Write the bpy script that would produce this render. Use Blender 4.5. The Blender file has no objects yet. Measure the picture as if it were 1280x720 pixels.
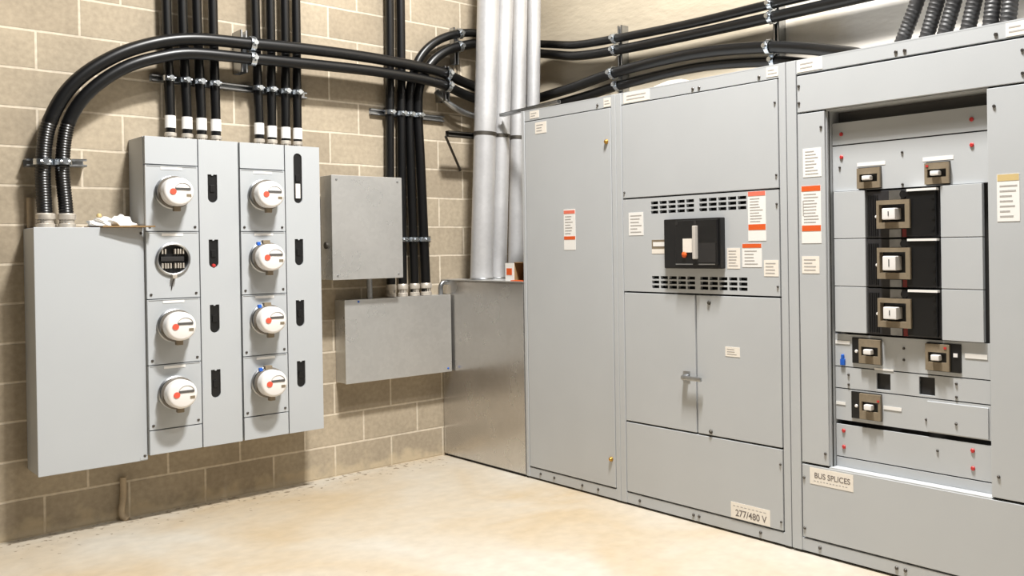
import bpy, bmesh, math, random
from mathutils import Vector, Matrix
random.seed(7)
PI = math.pi
SC = bpy.context.scene
COL = SC.collection

# ------------------------------------------------------------------ materials
def lin(c):
    return tuple(((v / 255.0) / 12.92 if v / 255.0 <= 0.04045 else ((v / 255.0 + 0.055) / 1.055) ** 2.4) for v in c) + (1.0,)

def mat(name, rgb, rough=0.5, metal=0.0, noise=0.0, nscale=8.0, bump=0.0, bscale=60.0, spec=0.5, stretch=None):
    m = bpy.data.materials.new(name); m.use_nodes = True
    nt = m.node_tree; N = nt.nodes; L = nt.links
    b = N['Principled BSDF']
    b.inputs['Base Color'].default_value = lin(rgb)
    b.inputs['Roughness'].default_value = rough
    b.inputs['Metallic'].default_value = metal
    b.inputs['Specular IOR Level'].default_value = spec
    geo = N.new('ShaderNodeNewGeometry')
    vec = geo.outputs['Position']
    if stretch:
        mp = N.new('ShaderNodeMapping'); mp.inputs['Scale'].default_value = stretch
        L.new(vec, mp.inputs['Vector']); vec = mp.outputs['Vector']
    if noise:
        t = N.new('ShaderNodeTexNoise'); t.inputs['Scale'].default_value = nscale; t.inputs['Detail'].default_value = 5
        L.new(vec, t.inputs['Vector'])
        r = N.new('ShaderNodeMapRange'); r.inputs['From Min'].default_value = .25; r.inputs['From Max'].default_value = .75
        r.inputs['To Min'].default_value = 1 - noise; r.inputs['To Max'].default_value = 1 + noise
        L.new(t.outputs['Fac'], r.inputs['Value'])
        x = N.new('ShaderNodeMix'); x.data_type = 'RGBA'; x.blend_type = 'MULTIPLY'; x.inputs[0].default_value = 1
        x.inputs[6].default_value = lin(rgb); L.new(r.outputs[0], x.inputs[7])
        L.new(x.outputs[2], b.inputs['Base Color'])
        if metal:
            rr = N.new('ShaderNodeMapRange'); rr.inputs['From Min'].default_value = .3; rr.inputs['From Max'].default_value = .7
            rr.inputs['To Min'].default_value = rough - .04; rr.inputs['To Max'].default_value = rough + .06
            L.new(t.outputs['Fac'], rr.inputs['Value']); L.new(rr.outputs[0], b.inputs['Roughness'])
    if bump:
        t2 = N.new('ShaderNodeTexNoise'); t2.inputs['Scale'].default_value = bscale; t2.inputs['Detail'].default_value = 4
        L.new(vec, t2.inputs['Vector'])
        bp = N.new('ShaderNodeBump'); bp.inputs['Strength'].default_value = bump; bp.inputs['Distance'].default_value = .01
        L.new(t2.outputs['Fac'], bp.inputs['Height']); L.new(bp.outputs['Normal'], b.inputs['Normal'])
    return m

def galv_mat(name, rgb, rough, metal=1.0, noise=.13, bump=0.0):
    m = mat(name, rgb, rough, metal, noise=noise, nscale=4.0, bump=bump, bscale=3.0)
    nt = m.node_tree; N = nt.nodes; L = nt.links; b = N['Principled BSDF']
    v = N.new('ShaderNodeTexVoronoi'); v.inputs['Scale'].default_value = 45
    geo = [n for n in N if n.type == 'NEW_GEOMETRY'][0]; L.new(geo.outputs['Position'], v.inputs['Vector'])
    src = b.inputs['Base Color'].links[0].from_socket
    r = N.new('ShaderNodeMapRange'); r.inputs['To Min'].default_value = .97; r.inputs['To Max'].default_value = 1.03
    sp = N.new('ShaderNodeSeparateColor'); L.new(v.outputs['Color'], sp.inputs[0]); L.new(sp.outputs[0], r.inputs['Value'])
    x = N.new('ShaderNodeMix'); x.data_type = 'RGBA'; x.blend_type = 'MULTIPLY'; x.inputs[0].default_value = 1
    L.new(src, x.inputs[6]); L.new(r.outputs[0], x.inputs[7]); L.new(x.outputs[2], b.inputs['Base Color'])
    return m

M = dict(
    gear=mat('grey_enamel', (188, 191, 193), .38, noise=.025, nscale=3, bump=.02, bscale=140),
    stack=mat('meter_enamel', (186, 190, 193), .42, noise=.02, nscale=3, bump=.02, bscale=140),
    recess_shade=mat('recess_shade_grey', (92, 90, 88), .6),
    dark=mat('dark_gap', (38, 36, 35), .7),
    black=mat('black_plastic', (17, 17, 18), .42, noise=.1, nscale=20),
    rib=mat('black_cover', (44, 43, 45), .5, noise=.12, nscale=30),
    pvc=mat('black_conduit', (9, 9, 10), .36, noise=.15, nscale=12),
    flex=mat('black_flex', (48, 47, 47), .45, noise=.15, nscale=20),
    galv=galv_mat('galvanised_sheet', (200, 199, 196), .30, .6, .05),
    mirrorgalv=galv_mat('bright_galvanised_sheet', (206, 204, 201), .24, .84, .05),
    pipe=galv_mat('galvanised_pipe', (206, 206, 207), .40, .45, .04, 0),
    zinc=mat('zinc_steel', (178, 180, 182), .35, 1.0, noise=.12, nscale=30),
    darksteel=mat('weathered_steel', (92, 88, 82), .5, .8, noise=.2, nscale=25),
    clamp=mat('clamp_steel', (214, 220, 226), .28, 1.0, noise=.1, nscale=40),
    fitting=mat('cast_fitting', (206, 198, 186), .45, .55, noise=.12, nscale=40),
    white=mat('white_paper', (240, 238, 234), .7),
    cream=mat('cream_paper', (240, 233, 222), .7, noise=.03, nscale=60),
    orange=mat('orange_print', (222, 92, 30), .6),
    pink=mat('faded_red_print', (232, 118, 96), .6),
    yellow=mat('amber_print', (208, 184, 128), .6),
    ink=mat('ink_print', (176, 172, 168), .7),
    inkdark=mat('marker_ink', (120, 112, 108), .7),
    red=mat('red_plastic', (190, 52, 50), .4),
    redsticker=mat('red_sticker', (226, 92, 70), .5),
    darkred=mat('dark_red_tab', (118, 34, 32), .5),
    blue=mat('blue_plastic', (32, 96, 196), .4),
    tan=mat('tan_plastic', (132, 119, 99), .5, noise=.1, nscale=60),
    brass=mat('brass', (196, 152, 74), .35, .9),
    screw=mat('screw_steel', (96, 92, 88), .4, .8),
    meterwhite=mat('meter_white', (238, 235, 232), .22),
    meterside=mat('meter_side', (200, 194, 186), .3, noise=.05, nscale=30),
    meterbase=mat('meter_base', (112, 106, 98), .4),
    lcd=mat('display_grey', (92, 90, 88), .25),
    cardboard=mat('cardboard', (150, 122, 84), .8, noise=.1, nscale=30),
    lightwood=mat('carton_board', (206, 192, 168), .8, noise=.06, nscale=30),
    tancond=mat('painted_stub', (176, 158, 132), .6, noise=.1, nscale=20),
    pvcgrey=mat('grey_conduit', (150, 146, 138), .5, noise=.08, nscale=15),
)

# ------------------------------------------------------------------ mesh helpers
def wloc(o):
    v = Vector((0, 0, 0))
    while o is not None:
        v += o.location; o = o.parent
    return v

class MB:
    """collects shapes in world coordinates; build() links them as one mesh object"""
    def __init__(s): s.bm = bmesh.new(); s.wn = False
    def box(s, x0, x1, y0, y1, z0, z1, bev=0.0, seg=2):
        x0, x1 = sorted((x0, x1)); y0, y1 = sorted((y0, y1)); z0, z1 = sorted((z0, z1))
        r = bmesh.ops.create_cube(s.bm, size=1.0)
        for v in r['verts']:
            v.co = Vector((x0 + (v.co.x + .5) * (x1 - x0), y0 + (v.co.y + .5) * (y1 - y0), z0 + (v.co.z + .5) * (z1 - z0)))
        if bev:
            s.wn = True
            ed = list({e for v in r['verts'] for e in v.link_edges})
            bmesh.ops.bevel(s.bm, geom=ed, offset=bev, segments=seg, affect='EDGES', profile=.5)
        return s
    def cyl(s, p0, p1, r0, r1=None, seg=20):
        p0 = Vector(p0); p1 = Vector(p1); d = p1 - p0
        q = d.to_track_quat('Z', 'Y').to_matrix().to_4x4()
        bmesh.ops.create_cone(s.bm, cap_ends=True, segments=seg, radius1=r0, radius2=r0 if r1 is None else r1,
                              depth=d.length, matrix=Matrix.Translation((p0 + p1) / 2) @ q)
        return s
    def lathe(s, origin, axis, prof, seg=32):
        o = Vector(origin); q = Vector(axis).to_track_quat('Z', 'Y')
        rings = []
        for (r, h) in prof:
            if r < 1e-5: rings.append([s.bm.verts.new(o + q @ Vector((0, 0, h)))])
            else: rings.append([s.bm.verts.new(o + q @ Vector((r * math.cos(2 * PI * i / seg), r * math.sin(2 * PI * i / seg), h))) for i in range(seg)])
        for a, b in zip(rings, rings[1:]):
            for i in range(seg):
                j = (i + 1) % seg
                if len(a) == 1 and len(b) == 1: continue
                if len(a) == 1: s.bm.faces.new((a[0], b[j], b[i])) if False else s.bm.faces.new((a[0], b[i], b[j]))
                elif len(b) == 1: s.bm.faces.new((a[i], b[0], a[j]))
                else: s.bm.faces.new((a[i], b[i], b[j], a[j]))
        return s
    def prism(s, pts, plane, d0, d1):
        """polygon extruded: plane 'xz' extrudes along y, 'yz' along x, 'xy' along z"""
        def P(a, b, d):
            return {'xz': (a, d, b), 'yz': (d, a, b), 'xy': (a, b, d)}[plane]
        A = [s.bm.verts.new(P(a, b, d0)) for a, b in pts]; B = [s.bm.verts.new(P(a, b, d1)) for a, b in pts]
        s.bm.faces.new(A); s.bm.faces.new(B[::-1])
        n = len(pts)
        for i in range(n):
            s.bm.faces.new((A[i], B[i], B[(i + 1) % n], A[(i + 1) % n]))
        return s
    def plate(s, outer, holes, plane, d0, d1):
        """flat plate with holes, extruded between d0 and d1"""
        def P(a, b, d):
            return Vector({'xz': (a, d, b), 'yz': (d, a, b), 'xy': (a, b, d)}[plane])
        loops = [outer] + holes
        layers = []
        for d in (d0, d1):
            tmp = bmesh.new(); edges = []; vl = []
            for lp in loops:
                vs = [tmp.verts.new(P(a, b, d)) for a, b in lp]; vl.append(vs)
                edges += [tmp.edges.new((vs[i], vs[(i + 1) % len(vs)])) for i in range(len(vs))]
            bmesh.ops.triangle_fill(tmp, edges=edges, use_beauty=True, use_dissolve=False)
            tmp.verts.index_update()
            mp = [s.bm.verts.new(v.co) for v in tmp.verts]
            for f in tmp.faces: s.bm.faces.new([mp[v.index] for v in f.verts])
            layers.append([[mp[v.index] for v in vs] for vs in vl]); tmp.free()
        for A, B in zip(*layers):
            n = len(A)
            for i in range(n): s.bm.faces.new((A[i], B[i], B[(i + 1) % n], A[(i + 1) % n]))
        return s
    def tube(s, pts, r, seg=14, corr=None, step=.03):
        """swept tube through pts (rounded spline); corr = (until_arc_length, pitch, depth) gives corrugations"""
        P = [Vector(p) for p in pts]
        path = []
        for i in range(len(P) - 1):
            p0 = P[i - 1] if i else P[0] * 2 - P[1]; p1, p2 = P[i], P[i + 1]
            p3 = P[i + 2] if i + 2 < len(P) else P[-1] * 2 - P[-2]
            # centripetal-ish tangents
            L = (p2 - p1).length
            m1 = (p2 - p0).normalized() * L; m2 = (p3 - p1).normalized() * L
            n = max(2, int(L / (.0015 * 4 if False else step)))
            for k in range(n):
                t = k / n; t2 = t * t; t3 = t2 * t
                path.append(p1 * (2 * t3 - 3 * t2 + 1) + m1 * (t3 - 2 * t2 + t) + p2 * (-2 * t3 + 3 * t2) + m2 * (t3 - t2))
        path.append(P[-1])
        if corr:
            until, pitch, depth = corr
            fine = []; acc = 0; nxt = 0
            for a, b in zip(path, path[1:]):
                l = (b - a).length
                while nxt <= acc + l and nxt <= until:
                    fine.append((a.lerp(b, (nxt - acc) / l), r - depth * (1 if int(round(nxt / (pitch / 2))) % 2 else 0))); nxt += pitch / 2
                if nxt > until and acc > until: fine.append((a, r - depth / 2))
                acc += l
            fine.append((path[-1], r - depth / 2 if acc > until else r))
        else: fine = [(p, r) for p in path]
        T = [(fine[min(i + 1, len(fine) - 1)][0] - fine[max(i - 1, 0)][0]).normalized() for i in range(len(fine))]
        ref = Vector((0, 0, 1)) if abs(T[0].z) < .9 else Vector((1, 0, 0))
        n = T[0].cross(ref).normalized()
        prev = None; first = None
        for (p, rad), t in zip(fine, T):
            n = (n - t * n.dot(t)).normalized(); b = t.cross(n)
            ring = [s.bm.verts.new(p + (n * math.cos(2 * PI * i / seg) + b * math.sin(2 * PI * i / seg)) * rad) for i in range(seg)]
            if prev:
                for i in range(seg): s.bm.faces.new((prev[i], prev[(i + 1) % seg], ring[(i + 1) % seg], ring[i]))
            else: first = ring
            prev = ring
        s.bm.faces.new(first[::-1]); s.bm.faces.new(prev)
        return s
    def build(s, name, m, parent=None, at=None, smooth=True):
        bmesh.ops.recalc_face_normals(s.bm, faces=s.bm.faces[:])
        me = bpy.data.meshes.new(name)
        o = bpy.data.objects.new(name, me); COL.objects.link(o)
        if parent is not None: o.parent = parent; off = wloc(parent)
        else:
            if at is None:
                c = [v.co for v in s.bm.verts]
                at = ((min(v.x for v in c) + max(v.x for v in c)) / 2, (min(v.y for v in c) + max(v.y for v in c)) / 2, min(v.z for v in c))
            o.location = at; off = Vector(at)
        for v in s.bm.verts: v.co -= off
        if smooth:
            for f in s.bm.faces: f.smooth = True
            for e in s.bm.edges:
                if len(e.link_faces) == 2 and e.calc_face_angle(0) > math.radians(38): e.smooth = False
        s.bm.to_mesh(me); s.bm.free()
        me.materials.append(M[m] if isinstance(m, str) else m)
        if s.wn:
            wn = o.modifiers.new('weighted_normal', 'WEIGHTED_NORMAL'); wn.keep_sharp = True; wn.weight = 90
        return o

def tag(o, label=None, cat=None, group=None, kind=None):
    if label: o['label'] = label
    if cat: o['category'] = cat
    if group: o['group'] = group
    if kind: o['kind'] = kind
    return o

def thing(name, loc, label, cat, group=None):
    o = bpy.data.objects.new(name, None); o.empty_display_size = .05; COL.objects.link(o); o.location = loc
    return tag(o, label, cat, group)

def dup(root, delta, label=None):
    r = root.copy(); COL.objects.link(r); r.location = Vector(root.location) + Vector(delta)
    if label: r['label'] = label
    for ch in list(root.children):
        c = ch.copy(); COL.objects.link(c); c.parent = r
        for g in list(ch.children):
            d = g.copy(); COL.objects.link(d); d.parent = c
    return r

def B(name, m, parent, *a, bev=0.0, label=None):
    o = MB().box(*a, bev=bev).build(name, m, parent)
    if label: o['label'] = label
    return o

def rect(a0, a1, b0, b1): return [(a0, b0), (a1, b0), (a1, b1), (a0, b1)]

# ------------------------------------------------------------------ the setting
def wall_block_mat():
    m = bpy.data.materials.new('concrete_block'); m.use_nodes = True
    nt = m.node_tree; N = nt.nodes; L = nt.links; b = N['Principled BSDF']
    geo = N.new('ShaderNodeNewGeometry'); sep = N.new('ShaderNodeSeparateXYZ'); L.new(geo.outputs['Position'], sep.inputs[0])
    ad = N.new('ShaderNodeMath'); ad.operation = 'ADD'; ad.inputs[1].default_value = 2.2485 + .4064 * 20; L.new(sep.outputs[0], ad.inputs[0])
    wz = N.new('ShaderNodeTexNoise'); wz.inputs['Scale'].default_value = 5; L.new(geo.outputs['Position'], wz.inputs['Vector'])
    wm = N.new('ShaderNodeMath'); wm.operation = 'MULTIPLY_ADD'; wm.inputs[1].default_value = .006; wm.inputs[2].default_value = -.003; L.new(wz.outputs['Fac'], wm.inputs[0])
    az = N.new('ShaderNodeMath'); az.operation = 'ADD'; L.new(sep.outputs[2], az.inputs[0]); L.new(wm.outputs[0], az.inputs[1])
    cb = N.new('ShaderNodeCombineXYZ'); L.new(ad.outputs[0], cb.inputs[0]); L.new(az.outputs[0], cb.inputs[1])
    br = N.new('ShaderNodeTexBrick'); br.offset = .5; br.offset_frequency = 2; br.squash = 1
    br.inputs['Scale'].default_value = 1; br.inputs['Mortar Size'].default_value = .0078; br.inputs['Mortar Smooth'].default_value = .5
    br.inputs['Brick Width'].default_value = .4064; br.inputs['Row Height'].default_value = .2032; br.inputs['Bias'].default_value = 0
    br.inputs['Color1'].default_value = lin((163, 150, 130)); br.inputs['Color2'].default_value = lin((178, 165, 144)); br.inputs['Mortar'].default_value = lin((210, 198, 178))
    L.new(cb.outputs[0], br.inputs['Vector'])
    n1 = N.new('ShaderNodeTexNoise'); n1.inputs['Scale'].default_value = 3.2; n1.inputs['Detail'].default_value = 6; L.new(geo.outputs['Position'], n1.inputs['Vector'])
    n2 = N.new('ShaderNodeTexNoise'); n2.inputs['Scale'].default_value = 38; n2.inputs['Detail'].default_value = 6; L.new(geo.outputs['Position'], n2.inputs['Vector'])
    mixn = N.new('ShaderNodeMath'); mixn.operation = 'ADD'; L.new(n1.outputs['Fac'], mixn.inputs[0]); L.new(n2.outputs['Fac'], mixn.inputs[1])
    r = N.new('ShaderNodeMapRange'); r.inputs['From Min'].default_value = .65; r.inputs['From Max'].default_value = 1.35; r.inputs['To Min'].default_value = .80; r.inputs['To Max'].default_value = 1.16
    L.new(mixn.outputs[0], r.inputs['Value'])
    x = N.new('ShaderNodeMix'); x.data_type = 'RGBA'; x.blend_type = 'MULTIPLY'; x.inputs[0].default_value = 1
    L.new(br.outputs['Color'], x.inputs[6]); L.new(r.outputs[0], x.inputs[7])
    # pale mortar dust splashed along the foot of the wall
    n3 = N.new('ShaderNodeTexNoise'); n3.inputs['Scale'].default_value = 9; n3.inputs['Detail'].default_value = 5; L.new(geo.outputs['Position'], n3.inputs['Vector'])
    d1 = N.new('ShaderNodeMath'); d1.operation = 'MULTIPLY_ADD'; d1.inputs[1].default_value = -.30; L.new(n3.outputs['Fac'], d1.inputs[0]); L.new(sep.outputs[2], d1.inputs[2])
    d2 = N.new('ShaderNodeMapRange'); d2.inputs['From Min'].default_value = -.13; d2.inputs['From Max'].default_value = -.06; d2.inputs['To Min'].default_value = .65; d2.inputs['To Max'].default_value = 0
    L.new(d1.outputs[0], d2.inputs['Value'])
    x2 = N.new('ShaderNodeMix'); x2.data_type = 'RGBA'; x2.inputs[7].default_value = lin((205, 188, 158))
    L.new(d2.outputs[0], x2.inputs[0]); L.new(x.outputs[2], x2.inputs[6]); L.new(x2.outputs[2], b.inputs['Base Color'])
    b.inputs['Roughness'].default_value = .85; b.inputs['Specular IOR Level'].default_value = .25
    h = N.new('ShaderNodeMath'); h.operation = 'MULTIPLY_ADD'; h.inputs[1].default_value = .12; L.new(n2.outputs['Fac'], h.inputs[0])
    inv = N.new('ShaderNodeMath'); inv.operation = 'MULTIPLY'; inv.inputs[1].default_value = -.5; L.new(br.outputs['Fac'], inv.inputs[0]); L.new(inv.outputs[0], h.inputs[2])
    bp = N.new('ShaderNodeBump'); bp.inputs['Strength'].default_value = .5; bp.inputs['Distance'].default_value = .008
    L.new(h.outputs[0], bp.inputs['Height']); L.new(bp.outputs['Normal'], b.inputs['Normal'])
    return m

def floor_mat():
    m = bpy.data.materials.new('concrete_floor'); m.use_nodes = True
    nt = m.node_tree; N = nt.nodes; L = nt.links; b = N['Principled BSDF']
    geo = N.new('ShaderNodeNewGeometry'); P = geo.outputs['Position']
    n1 = N.new('ShaderNodeTexNoise'); n1.inputs['Scale'].default_value = 1.1; n1.inputs['Detail'].default_value = 5; n1.inputs['Distortion'].default_value = .6; L.new(P, n1.inputs['Vector'])
    cr = N.new('ShaderNodeValToRGB'); e = cr.color_ramp.elements
    e[0].position = .32; e[0].color = lin((182, 164, 136)); e[1].position = .62; e[1].color = lin((190, 183, 170))
    L.new(n1.outputs['Fac'], cr.inputs[0])
    n2 = N.new('ShaderNodeTexNoise'); n2.inputs['Scale'].default_value = 14; n2.inputs['Detail'].default_value = 8; L.new(P, n2.inputs['Vector'])
    r = N.new('ShaderNodeMapRange'); r.inputs['From Min'].default_value = .3; r.inputs['From Max'].default_value = .7; r.inputs['To Min'].default_value = .93; r.inputs['To Max'].default_value = 1.06; L.new(n2.outputs['Fac'], r.inputs['Value'])
    x = N.new('ShaderNodeMix'); x.data_type = 'RGBA'; x.blend_type = 'MULTIPLY'; x.inputs[0].default_value = 1; L.new(cr.outputs[0], x.inputs[6]); L.new(r.outputs[0], x.inputs[7])
    # specks of dirt gathered along the block wall
    n3 = N.new('ShaderNodeTexNoise'); n3.inputs['Scale'].default_value = 26; n3.inputs['Detail'].default_value = 3; L.new(P, n3.inputs['Vector'])
    sep = N.new('ShaderNodeSeparateXYZ'); L.new(P, sep.inputs[0])
    w = N.new('ShaderNodeMapRange'); w.inputs['From Min'].default_value = -.55; w.inputs['From Max'].default_value = 0; w.inputs['To Min'].default_value = .76; w.inputs['To Max'].default_value = .55; L.new(sep.outputs[1], w.inputs['Value'])
    gt = N.new('ShaderNodeMath'); gt.operation = 'SUBTRACT'; L.new(n3.outputs['Fac'], gt.inputs[0]); L.new(w.outputs[0], gt.inputs[1])
    g2 = N.new('ShaderNodeMapRange'); g2.inputs['From Min'].default_value = 0; g2.inputs['From Max'].default_value = .05; g2.inputs['To Max'].default_value = .7; L.new(gt.outputs[0], g2.inputs['Value'])
    x2 = N.new('ShaderNodeMix'); x2.data_type = 'RGBA'; x2.inputs[7].default_value = lin((104, 88, 68)); L.new(g2.outputs[0], x2.inputs[0]); L.new(x.outputs[2], x2.inputs[6])
    L.new(x2.outputs[2], b.inputs['Base Color'])
    b.inputs['Roughness'].default_value = .55; b.inputs['Specular IOR Level'].default_value = .35
    bp = N.new('ShaderNodeBump'); bp.inputs['Strength'].default_value = .15; bp.inputs['Distance'].default_value = .01; L.new(n2.outputs['Fac'], bp.inputs['Height']); L.new(bp.outputs['Normal'], b.inputs['Normal'])
    return m

WX = .88                                    # face of the right-hand wall
tag(MB().box(-6, WX, -7.5, .2, -.2, 0).build('floor', floor_mat(), smooth=False), kind='structure')
tag(MB().box(-6, WX + .2, 0, .2, 0, 6.2).build('wall_back', wall_block_mat(), smooth=False), kind='structure')
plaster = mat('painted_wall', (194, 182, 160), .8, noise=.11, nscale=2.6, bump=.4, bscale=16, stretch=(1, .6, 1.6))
def paler_stretch(m, rgb):
    # paler colour over the right-hand stretch of this wall, with a ragged edge
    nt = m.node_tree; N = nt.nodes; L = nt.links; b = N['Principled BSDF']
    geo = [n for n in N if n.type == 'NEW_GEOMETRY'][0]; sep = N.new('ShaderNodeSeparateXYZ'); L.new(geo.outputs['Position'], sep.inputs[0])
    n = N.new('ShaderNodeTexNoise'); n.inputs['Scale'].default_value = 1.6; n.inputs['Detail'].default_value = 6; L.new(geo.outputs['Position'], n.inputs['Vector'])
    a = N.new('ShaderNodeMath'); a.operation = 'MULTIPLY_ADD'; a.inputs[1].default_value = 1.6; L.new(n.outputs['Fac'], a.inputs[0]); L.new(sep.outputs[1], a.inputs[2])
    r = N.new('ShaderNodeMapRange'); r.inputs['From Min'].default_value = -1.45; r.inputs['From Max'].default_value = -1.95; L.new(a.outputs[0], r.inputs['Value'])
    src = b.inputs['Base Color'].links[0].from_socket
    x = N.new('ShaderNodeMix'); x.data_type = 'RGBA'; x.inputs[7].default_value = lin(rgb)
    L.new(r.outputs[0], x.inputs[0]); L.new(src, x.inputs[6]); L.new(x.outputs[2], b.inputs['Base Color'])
paler_stretch(plaster, (226, 221, 213))
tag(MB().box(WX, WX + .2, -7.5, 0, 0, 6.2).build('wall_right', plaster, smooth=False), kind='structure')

# ------------------------------------------------------------------ labels and lettering
def sticker(parent, y0, y1, z0, z1, x=0.0, m='white', name='label_sticker', lines=0, bars=(), label=None, nl=.5):
    """paper label on a face that looks towards -X; bars = (z0, z1, material, name) colour bands; lines = rows of tiny print"""
    o = B(name, m, parent, x - .0012, x, y0, y1, z0, z1)
    if label: o['label'] = label
    ya, yb = max(y0, y1), min(y0, y1)
    for (a, b, bm_, nm) in bars:
        B(nm, bm_, o, x - .0020, x - .0012, ya - .002, yb + .002, a, b)
    if lines:
        t = MB(); top = z1; bot = z0
        for (a, b, _, _) in bars:
            if a > (z0 + z1) / 2: top = min(top, a)
            elif b < (z0 + z1) / 2 and b > bot: bot = b
        n = lines; pitch = (top - bot) / (n + 1)
        for i in range(n):
            zc = top - pitch * (i + 1); w = (ya - yb) * random.uniform(.45, .78)
            t.box(x - .0018, x - .0012, ya - (ya - yb) * .12, ya - (ya - yb) * .12 - w, zc - pitch * .16, zc + pitch * .16)
        t.build('small_print', 'ink', o)
    return o

def lettering(text, parent, y, z, size, x, m='inkdark'):
    cu = bpy.data.curves.new('lettering', 'FONT'); cu.body = text; cu.size = size; cu.extrude = .0004
    cu.offset = size * .012
    tmp = bpy.data.objects.new('lettering', cu); COL.objects.link(tmp)
    dg = bpy.context.evaluated_depsgraph_get(); dg.update()
    me = bpy.data.meshes.new_from_object(tmp.evaluated_get(dg)); bpy.data.objects.remove(tmp)
    off = wloc(parent)
    for v in me.vertices:
        a, b, c = v.co
        v.co = Vector((x - c, y - a, z + b)) - off      # reads left to right when seen from -X
    o = bpy.data.objects.new('lettering', me); COL.objects.link(o); o.parent = parent
    me.materials.clear(); me.materials.append(M[m])
    return o

def bolt(parent, y, z, x=0.0, r=.0085, m='screw', name='bolt', h=.006):
    return MB().lathe((x, y, z), (-1, 0, 0), [(0, -.002), (r, -.002), (r, h * .5), (r * .7, h), (0, h)], 12).build(name, m, parent)

def screw_y(parent, x, z, y, r=.008, m='screw', name='screw'):
    return MB().lathe((x, y, z), (0, -1, 0), [(0, -.002), (r, -.002), (r, .003), (r * .7, .005), (0, .005)], 12).build(name, m, parent)

# ------------------------------------------------------------------ switchgear
DEP = .82
def gear_frame(t, y0, y1, posts):
    """steel shell of a switchgear section from y0 (left) to y1 (right); front plane X = 0"""
    b = MB()
    b.box(.03, DEP, y0, y0 - .004, .02, 2.332)                   # sides
    b.box(.03, DEP, y1, y1 + .004, .02, 2.332)
    b.box(DEP - .004, DEP, y0, y1, .02, 2.332)
    b.box(.0, DEP, y0, y1, 2.328, 2.335)
    b.build('shell', 'gear', t)
    for (a, c) in posts:
        B('corner_post', 'gear', t, -.004, .05, a, c, .012, 2.335, bev=.003)
    ya, yb = posts[0][1], posts[-1][0]
    B('top_rail', 'gear', t, 0, .05, ya, yb, 2.268, 2.331, bev=.002)
    B('base_channel', 'gear', t, 0, .06, ya, yb, .012, .071, bev=.002)
    B('kick_plate', 'dark', t, .02, DEP - .01, y0 - .005, y1 + .005, 0, .013)
    B('backing', 'dark', t, .026, .034, ya, yb, .071, 2.268) if t.get('solid') else None

# --- section 1: tall single door
s1 = thing('switchgear_section', (.4, -1.4, 0), 'grey metal switchgear section with one plain tall door, beside the galvanised box in the corner', 'electrical cabinet')
s1['solid'] = 1
gear_frame(s1, -.95, -1.818, [(-.95, -.978), (-1.782, -1.818)])
d = B('door', 'gear', s1, -.003, .02, -.984, -1.775, .079, 2.262, bev=.003)
for z in (2.07, .24):
    MB().lathe((-.003, -1.742, z), (-1, 0, 0), [(0, 0), (.014, 0), (.014, .006), (.009, .014), (0, .016)], 16).build('latch', 'brass', d)
w = sticker(d, -1.352, -1.458, 1.45, 1.695, -.003, 'white', lines=7, bars=[(1.668, 1.688, 'pink', 'header_band'), (1.512, 1.532, 'orange', 'header_band')], name='warning_label', label='white warning label with two orange bands')
for (y, z) in ((-1.088, .045), (-1.221, .043), (-1.482, .043), (-1.623, .043)): bolt(s1, y, z)
bolt(s1, -1.667, 2.29)
sticker(s1, -1.035, -1.125, 2.279, 2.326, -.0002, 'cream', lines=2)
sticker(d, -1.09, -1.20, 2.178, 2.248, -.003, 'cream', lines=3)
sticker(s1, -1.72, -1.78, 2.272, 2.322, -.0002, 'cream', lines=2)

# --- section 2: main breaker
s2 = thing('switchgear_section', (.4, -2.4, 0), 'grey metal switchgear section with a black main breaker between slotted vents above two doors', 'electrical cabinet')
s2['solid'] = 1
gear_frame(s2, -1.82, -2.998, [(-1.82, -1.864), (-2.958, -2.998)])
B('top_panel', 'gear', s2, -.003, .02, -1.870, -2.950, 1.738, 2.262, bev=.003)
# breaker panel with an array of vent slots
ya, yb, za, zb = -1.870, -2.950, 1.214, 1.730
def slots(y0, y1, z0, z1, n, rows):
    out = []; py = (y0 - y1) / n; pz = (z1 - z0) / rows
    for i in range(n):
        for j in range(rows):
            out.append(rect(y0 - py * i - py * .08, y0 - py * (i + 1) + py * .08, z0 + pz * j + pz * .2, z0 + pz * (j + 1) - pz * .16))
    return out
holes = []
for (a, c) in ((-2.084, -2.410), (-2.436, -2.757)):
    holes += slots(a, c, 1.638, 1.714, 5, 3) + slots(a, c, 1.230, 1.306, 5, 3)
bp = MB().plate(rect(ya, yb, za, zb), holes, 'yz', -.003, .018).build('breaker_panel', 'gear', s2)
mb_ = MB(); mb_.box(-.04, .02, -2.218, -2.612, 1.345, 1.607, bev=.006); mb_.box(-.052, -.035, -2.31, -2.600, 1.362, 1.598, bev=.005)
brk = mb_.build('main_breaker', 'black', s2)
for q in ((-.054, -.05, -2.315, -2.335, 1.575, 1.592), (-.054, -.05, -2.445, -2.462, 1.575, 1.594), (-.0535, -.05, -2.47, -2.59, 1.378, 1.478)): B('moulded_recess', 'dark', brk, *q)
MB().box(-.075, -.05, -2.45, -2.472, 1.395, 1.568, bev=.004).build('operating_handle', 'meterside', brk)
B('nameplate', 'cream', brk, -.055, -.051, -2.368, -2.432, 1.43, 1.502)
MB().lathe((-.052, -2.378, 1.418), (-1, 0, 0), [(0, 0), (.016, 0), (.016, .006), (.012, .01), (0, .012)], 18).build('push_button', 'orange', brk)
MB().box(-.0535, -.05, -2.315, -2.435, 1.366, 1.371).box(-.0535, -.05, -2.475, -2.585, 1.366, 1.371).build('scale_mark', 'zinc', brk)
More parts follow.
